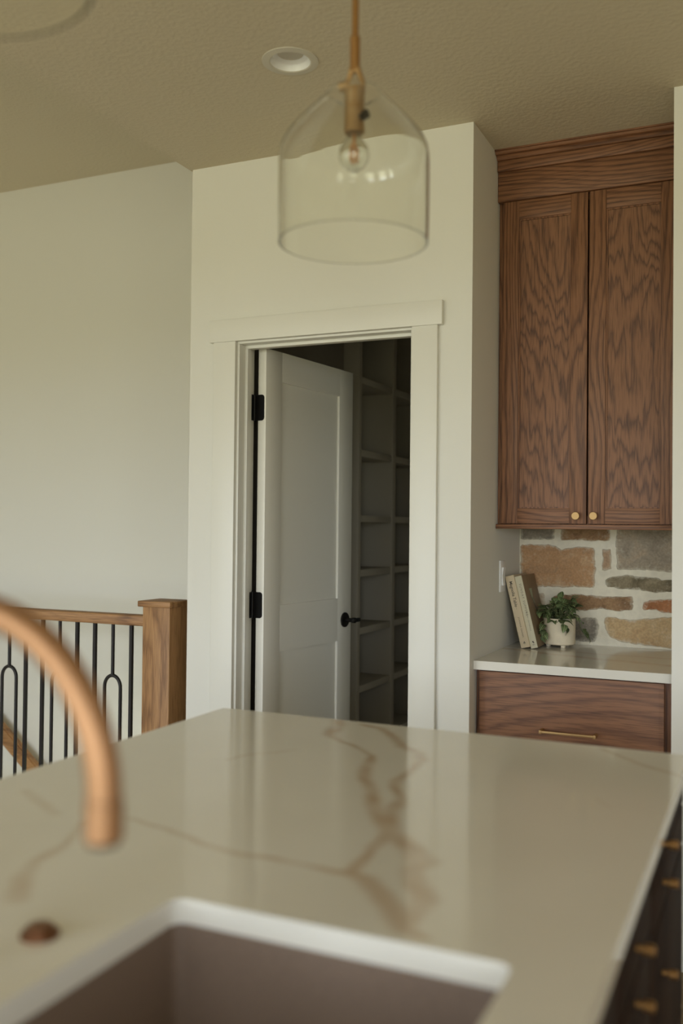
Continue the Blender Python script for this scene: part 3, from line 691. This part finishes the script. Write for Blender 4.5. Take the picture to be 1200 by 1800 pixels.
# air switch button
bt = thing('air_switch', (-.7411, .8333, CT), 'small round bronze button on the worktop beside the sink', 'button')
obj('flange', lathe(bmesh.new(), [(0, CT + .0002), (.0215, CT + .0002), (.0215, CT + .004), (.0195, CT + .006), (.0165, CT + .006), (.0165, CT + .003), (0, CT + .003)], -.7411, .8333), M['bronze'], bt)
obj('button', lathe(bmesh.new(), [(0, CT + .003), (.0155, CT + .003), (.0155, CT + .010), (.0135, CT + .012), (0, CT + .0125)], -.7411, .8333), M['bronze'], bt)

# ================================================================== LIGHT FITTINGS
def pendant(y, label):
    x = -.70
    p = thing('pendant_lamp', (x, y, 1.889), label, 'pendant lamp', 'clear glass pendants over the island')
    prof = []                                          # outer then inner wall of the blown shade
    R0, RN = .1375, .050
    out = [(.1365, 1.889), (.1372, 1.93), (R0, 2.0), (.1372, 2.045), (.1345, 2.062), (.128, 2.077), (.112, 2.098), (.090, 2.122), (.070, 2.143), (.055, 2.158), (.050, 2.166)]
    th = .0028
    inn = [(r - th * (1 if i < 4 else .75), z - (0 if i < 4 else th * .7)) for i, (r, z) in enumerate(out)]
    prof = out + [(out[-1][0] - th * .3, out[-1][1] + .001)] + inn[::-1]
    sh_ = obj('glass_shade', lathe(bmesh.new(), prof, x, y, 64, closed=True), M['glass'], p); sh_['label'] = 'clear glass shade'
    so_ = obj('socket', lathe(bmesh.new(), [(0, 2.090), (.018, 2.090), (.0192, 2.092), (.0192, 2.098), (.0182, 2.100), (.0182, 2.160), (.0192, 2.163), (.0192, 2.170), (0, 2.170)], x, y, 28), M['brassM'], p)
    # yoke: two bars from the socket up to the rod, with thumb screws
    bm = bmesh.new()
    tube(bm, [(x - .0155, y, 2.168), (x - .0145, y, 2.185), (x - .006, y, 2.208)], .0052, 10)
    tube(bm, [(x + .0155, y, 2.168), (x + .0145, y, 2.185), (x + .006, y, 2.208)], .0052, 10)
    tube(bm, [(x - .010, y, 2.207), (x + .010, y, 2.207)], .0065, 12)
    obj('yoke', bm, M['brassM'], p)
    bm = bmesh.new(); tube(bm, [(x - .014, y, 2.178), (x - .030, y, 2.178)], .0078, 16); obj('thumb_screw', bm, M['brassM'], p)
    bm = bmesh.new(); tube(bm, [(x + .017, y - .004, 2.119), (x + .029, y - .012, 2.119)], .0085, 16); obj('thumb_screw', bm, M['black'], p)['label'] = 'dark screw head'
    obj('rod', lathe(bmesh.new(), [(0, 2.205), (.0092, 2.205), (.0092, 2.268), (.0062, 2.272), (.0062, H - .02), (0, H - .02)], x, y, 20), M['brass'], p)
    obj('canopy', lathe(bmesh.new(), [(0, H - .024), (.055, H - .024), (.06, H - .018), (.06, H - .0005), (0, H - .0005)], x, y, 32), M['brass'], p)
    bl = obj('bulb', lathe(bmesh.new(), [(0, 2.022), (.012, 2.0238), (.021, 2.030), (.0265, 2.040), (.028, 2.051), (.0255, 2.064), (.019, 2.074), (.0125, 2.082), (.0115, 2.0895), (.0108, 2.0895), (.0118, 2.0815), (.0183, 2.0735), (.0248, 2.0637), (.0273, 2.051), (.0258, 2.0404), (.0204, 2.0307), (.0116, 2.0246), (0, 2.0228)], x, y, 40), M['glass'], p)
    bm = bmesh.new()
    for k in range(4):
        a = R(45 + 90 * k); c, s = math.cos(a), math.sin(a)
        tube(bm, [(x + .005 * c, y + .005 * s, 2.036), (x + .0085 * c, y + .0085 * s, 2.052), (x + .005 * c, y + .005 * s, 2.068)], .0020, 6)
    tube(bm, [(x, y, 2.066), (x, y, 2.088)], .0035, 8)
    obj('filament', bm, M['filament'], bl)['label'] = 'orange filament'
    return p
pendant(1.581, 'clear glass pendant lamp on a brass rod, whole in view above the island')
pendant(.640, 'clear glass pendant lamp cut off at the top left corner, nearest the viewer')
rl = thing('recessed_light', (LX, LY, H), 'round white recessed downlight in the flat ceiling, unlit', 'ceiling light')
obj('trim_ring', lathe(bmesh.new(), [(.062, H - .0005), (.086, H - .0005), (.0855, H - .003), (.064, H - .005), (.0605, H - .003)], LX, LY, 48, closed=True), M['light_trim'], rl)
obj('baffle', lathe(bmesh.new(), [(.0608, H - .003), (.053, H + .014), (.039, H + .024), (.0400, H + .025), (.0542, H + .015), (.0618, H - .002)], LX, LY, 48, closed=True), M['white'], rl)
obj('lens', lathe(bmesh.new(), [(0, H + .0215), (.0395, H + .0215), (.0395, H + .0235), (0, H + .0235)], LX, LY, 32), M['light_trim'], rl)

# ================================================================== BALUSTRADE
ba = thing('stair_balustrade', (-3.2, 3.265, 0), 'oak stair balustrade with dark iron balusters and a square newel post', 'railing')
NX0, NX1, NY0, NY1 = -2.336, -2.205, 3.20, 3.33
nw = obj('newel_post', B(NX0, NX1, NY0, NY1, 0, 1.045, .002), M['newZ'], ba)
prof = [(NX0 - .014, NY0 - .014)]
obj('newel_cap', B(NX0 - .016, NX1 + .012, NY0 - .016, NY1 + .012, 1.040, 1.064, .004), M['newX'], nw)
obj('handrail', B(XL + .3, NX0, 3.232, 3.298, .955, .998, .006, 3), M['newX'], ba)
obj('bottom_rail', B(XL + .3, NX0, 3.232, 3.298, .0005, .045, .003), M['newX'], ba)
step_x = .0945; bx = -2.4387; k = 0
def bar(bm, x, z0, z1, h=.0075): return box(bm, x - h, x + h, 3.265 - h, 3.265 + h, z0, z1, .0015, 1)
while bx > XL + .4:
    bm = bmesh.new()
    if k % 3 == 1:                                     # wishbone baluster
        a = .041; zf = .737; tube_r = .0075; pts = []
        tube(bm, [(bx, 3.265, .957), (bx, 3.265, zf - .003)], tube_r, 10)
        arc = [(bx - a, 3.265, .043), (bx - a, 3.265, zf - .055)] + [(bx - a * math.cos(R(t)), 3.265, zf - .05 + .05 * math.sin(R(t))) for t in range(10, 180, 10)] + [(bx + a, 3.265, zf - .055), (bx + a, 3.265, .043)]
        tube(bm, arc, tube_r, 10)
        o = obj('baluster', bm, M['iron'], ba); o['label'] = 'wishbone iron baluster'
    else:
        bar(bm, bx, .043, .957); o = obj('baluster', bm, M['iron'], ba)
    bx -= step_x; k += 1
# sloping rail on the stair wall
wr = thing('wall_handrail', (-4.3, YF - .06, 0), 'oak handrail sloping down the stair wall behind the iron balusters', 'handrail')
bm = bmesh.new()
P0, P1 = Vector((-5.2, YF - .07, 1.169)), Vector((-2.3, YF - .07, -1.122))
d = (P1 - P0).normalized(); n = Vector((-d.z, 0, d.x)) if d.x < 0 else Vector((-d.z, 0, d.x)); yv = Vector((0, 1, 0))
vs = []
for p in (P0, P1):
    for a, b in ((-.022, -.042), (.022, -.042), (.022, .042), (-.022, .042)): vs.append(bm.verts.new(p + yv * a + n * b))
for f in ((0, 1, 2, 3), (7, 6, 5, 4), (0, 4, 5, 1), (1, 5, 6, 2), (2, 6, 7, 3), (3, 7, 4, 0)): bm.faces.new([vs[i] for i in f])
bmesh.ops.bevel(bm, geom=list(bm.edges), offset=.008, segments=2, affect='EDGES')
obj('rail', bm, M['newX'], wr)
for t in (.12, .5, .88):
    p = P0.lerp(P1, t); obj('bracket', tube(bmesh.new(), [(p.x, YF - .0005, p.z - .075), (p.x, YF - .05, p.z - .075), (p.x, YF - .07, p.z - .03)], .006, 8), M['black'], wr)

# ================================================================== ON THE ALCOVE COUNTER
# wall switch on the alcove's left cheek
sw = thing('light_switch', (XB, 3.565, 1.19), 'white rocker light switch on the shaded alcove cheek above the books', 'switch')
obj('plate', B(XB + .0002, XB + .006, 3.53, 3.60, 1.131, 1.250, .0015), M['white'], sw)
obj('rocker', prism(bmesh.new(), [(XB + .006, 1.156), (XB + .0125, 1.156), (XB + .0085, 1.190), (XB + .0135, 1.224), (XB + .006, 1.224)], 'y', 3.549, 3.581), M['white'], sw)

BF = None
def text_mesh(s, size, spacing=1.0, bold=0.0):
    cu_ = bpy.data.curves.new('lettering', 'FONT'); cu_.body = s; cu_.size = size; cu_.space_character = spacing
    cu_.align_x = 'LEFT'; cu_.align_y = 'CENTER'; cu_.offset = bold; cu_.resolution_u = 3
    o = bpy.data.objects.new('lettering', cu_); COL.objects.link(o)
    bpy.context.view_layer.update()
    me = bpy.data.meshes.new_from_object(o.evaluated_get(bpy.context.evaluated_depsgraph_get()))
    bpy.data.objects.remove(o); bpy.data.curves.remove(cu_)
    return me
def book(name, bx, y0, wdt, hgt, dep, lean, mspine, mcover, label, texts, emblem):
    """spine faces the room (-y), local x across the spine, z up, leaning to -x about the bottom left edge"""
    b = thing(name, (bx, y0, CT + .0004), label, 'book', 'cookbooks leaning on the alcove wall'); b.rotation_euler = (0, -R(lean), 0)
    bm = bmesh.new(); c = .0028
    box(bm, 0, wdt, 0, c, 0, hgt, .0008); box(bm, 0, c, c, dep, 0, hgt, .0006); box(bm, wdt - c, wdt, c, dep, 0, hgt, .0006)
    bm.verts.ensure_lookup_table()
    cov = obj('cover', bm, [mspine, mcover], b, local=True)
    for p in cov.data.polygons:
        if p.center.y > c * 1.05 or (p.normal.x > .9): p.material_index = 1
    obj('pages', B(c, wdt - c, c, dep - .005, .004, hgt - .004), M['paper'], b, local=True)
    for s, size, z, mat, spc, bold, xo in texts:       # reads down the spine
        me = text_mesh(s, size, spc, bold); me.materials.append(mat)
        o = bpy.data.objects.new('spine_lettering', me); COL.objects.link(o); o.parent = cov
        o.matrix_local = Matrix(((0, 1, 0, wdt / 2 + xo), (0, 0, -1, -.0004), (-1, 0, 0, z), (0, 0, 0, 1)))
    bm = bmesh.new()
    for (cx, cz, r) in emblem: 
        vs = [bm.verts.new((wdt / 2 + cx + r * math.cos(2 * math.pi * j / 10), -.0004, cz + r * math.sin(2 * math.pi * j / 10))) for j in range(10)]; bm.faces.new(vs)
    obj('spine_emblem', bm, M['ink'], cov, local=True)
    return b, cov
b1, c1 = book('cookbook', -.8775, 3.606, .0345, .280, .215, 13.6, M['book_tan'], M['book_tan'],
    'tan cookbook touching the alcove wall, the left one of two leaning books',
    [('Magnolia Table', .0165, .258, M['ink'], 1.0, .0002, 0), ('—', .012, .160, M['ink_soft'], 1, 0, 0), ('JOANNA GAINES', .0085, .118, M['ink'], 1.25, 0, 0)],
    [(0, .022, .0022), (-.002, .018, .002), (.0022, .018, .0018), (0, .014, .001)])
b2, c2 = book('cookbook', -.8415, 3.613, .0270, .280, .215, 13.6, M['book_cream'], M['book_brown'],
    'cream-spined cookbook with brown cover between the tan book and the plant',
    [('SUNDAY SUPPERS', .0120, .250, M['ink_soft'], 1.35, 0, .001), ('RECIPES + GATHERINGS', .0062, .142, M['ink_soft'], 1.15, 0, .001)],
    [(0, .025, .003), (.002, .021, .0022), (-.003, .0135, .0012), (0, .0135, .0012), (.003, .0135, .0012)])
# printed cover picture of the right book: a pale green stem vase and a dark curved handle
bm = bmesh.new(); xx = .0274
vs = [bm.verts.new((xx, y, z)) for y, z in ((.070, .225), (.115, .225), (.105, .195), (.085, .185))]; bm.faces.new(vs)
vs = [bm.verts.new((xx, y, z)) for y, z in ((.088, .186), (.104, .194), (.112, .165), (.102, .160))]; bm.faces.new(vs)
obj('cover_picture', bm, M['ink_green'], c2, local=True)
obj('cover_line', tube(bmesh.new(), [(xx, .095, .190), (xx, .100, .165), (xx, .118, .140), (xx, .150, .128)], .0012, 6), M['ink'], c2, local=True)

# potted plant
PXc, PYc, PR = -.760, 3.742, .0605
pp = thing('potted_plant', (PXc, PYc, CT), 'small striped-leaf plant in a cream footed pot beside the leaning books', 'potted plant')
z0, z1 = CT + .0105, CT + .112
obj('pot', lathe(bmesh.new(), [(0, z0), (PR - .006, z0), (PR - .001, z0 + .003), (PR, z0 + .009), (PR, z1 - .002), (PR - .002, z1), (PR - .005, z1), (PR - .0065, z1 - .003), (PR - .0065, z1 - .016), (0, z1 - .016)], PXc, PYc, 48), M['pot'], pp)
for k in range(3):
    a = R(-90 + 30 + 120 * k); fx, fy = PXc + .043 * math.cos(a), PYc + .043 * math.sin(a)
    obj('foot', lathe(bmesh.new(), [(0, CT + .0003), (.0085, CT + .0003), (.0095, CT + .003), (.0095, CT + .011), (0, CT + .011)], fx, fy, 16), M['pot'], pp)
obj('soil', lathe(bmesh.new(), [(0, z1 - .010), (PR - .0068, z1 - .013), (PR - .0068, z1 - .0155), (0, z1 - .0155)], PXc, PYc, 24), M['soil'], pp)
# one leaf mesh, cupped along its midrib, copied for every leaf
def leaf_mesh():
    bm = bmesh.new(); n = 7; Lf = .034; rows = []
    for i in range(n + 1):
        t = i / n; wd = .0122 * math.sin(math.pi * min(1, t ** .8)) ** .8 if 0 < t < 1 else .0003; zz = .004 * math.sin(math.pi * t) - .010 * t * t
        rows.append([bm.verts.new((s * wd, t * Lf, zz + abs(s) * wd * .32)) for s in (-1, -.5, 0, .5, 1)])
    for a, b in zip(rows, rows[1:]):
        for j in range(4): bm.faces.new((a[j], a[j + 1], b[j + 1], b[j]))
    return bm
rnd = random.Random(11)
first = None
def add_leaf(p, yaw, pitch, roll, s):
    global first
    if first is None: first = obj('leaf', leaf_mesh(), M['leaf'], pp, local=True); o = first
    else: o = first.copy(); COL.objects.link(o); o.parent = pp
    o.location = Vector(p) - pp.location; o.rotation_euler = (pitch, roll, yaw); o.scale = (s, s, s)
    return o
stems = bmesh.new()
def sprig(pts, nleaf, s0, start=.25):
    """a soft stem through the points with alternate leaves"""
    P = [Vector(p) for p in pts]; seg = len(P) - 1
    def at(t):
        t = min(.999, max(0, t)) * seg; i = int(t); return P[i].lerp(P[i + 1], t - i), (P[i + 1] - P[i]).normalized()
    tube(stems, [at(k / 8)[0] for k in range(9)], .0011, 5)
    for k in range(nleaf):
        t = start + (1 - start) * k / max(1, nleaf - 1); p, d = at(t)
        az = math.atan2(d.y, d.x) - math.pi / 2
        el = math.asin(max(-1, min(1, d.z)))
        if k < nleaf - 1: az += (1 if k % 2 else -1) * rnd.uniform(.6, 1.25); el = el * .35 + rnd.uniform(-.35, .35)
        add_leaf(p, az, el, rnd.uniform(-.5, .5), s0 * rnd.uniform(.85, 1.2))
top = CT + .100
for k in range(20):                                     # upright tuft
    a = 2 * math.pi * k / 24 * 2.6 + rnd.uniform(-.2, .2); r0 = rnd.uniform(.004, .040); r1 = r0 + rnd.uniform(.012, .036); h = rnd.uniform(.022, .080) * (1.15 - r0 * 6)
    ca, sa = math.cos(a), math.sin(a)
    sprig([(PXc + r0 * ca, PYc + r0 * sa, top), (PXc + (r0 * .6 + r1 * .4) * ca, PYc + (r0 * .6 + r1 * .4) * sa, top + h * .7), (PXc + r1 * ca, PYc + r1 * sa, top + h)], 4, rnd.uniform(.8, 1.15), .45)
# trailing stems: left over the rim, front, right
sprig([(PXc - .030, PYc - .03, top), (PXc - .042, PYc - .056, top + .020), (PXc - .047, PYc - .066, top - .010), (PXc - .049, PYc - .068, top - .035), (PXc - .050, PYc - .070, top - .050)], 7, 1.0, .4)
sprig([(PXc + .010, PYc - .03, top), (PXc + .022, PYc - .060, top + .016), (PXc + .030, PYc - .066, top - .005), (PXc + .034, PYc - .066, top - .022)], 5, 1.0, .4)
sprig([(PXc + .035, PYc - .01, top), (PXc + .062, PYc - .015, top + .028), (PXc + .078, PYc - .02, top + .010), (PXc + .088, PYc - .02, top - .030), (PXc + .098, PYc - .02, top - .040), (PXc + .108, PYc - .02, top - .052)], 6, .95, .3)
sprig([(PXc - .03, PYc, top), (PXc - .055, PYc - .01, top + .04), (PXc - .075, PYc - .02, top + .035)], 5, 1.0, .4)
for k in range(16):                                     # low leaves round the rim
    a = 2 * math.pi * k / 16 + rnd.uniform(-.2, .2); ca, sa = math.cos(a), math.sin(a); h = rnd.uniform(.008, .022)
    sprig([(PXc + .02 * ca, PYc + .02 * sa, top), (PXc + .038 * ca, PYc + .038 * sa, top + h), (PXc + .054 * ca, PYc + .054 * sa, top + h + rnd.uniform(-.004, .008))], 3, rnd.uniform(.75, 1.0), .4)
obj('stems', stems, M['stem'], pp)
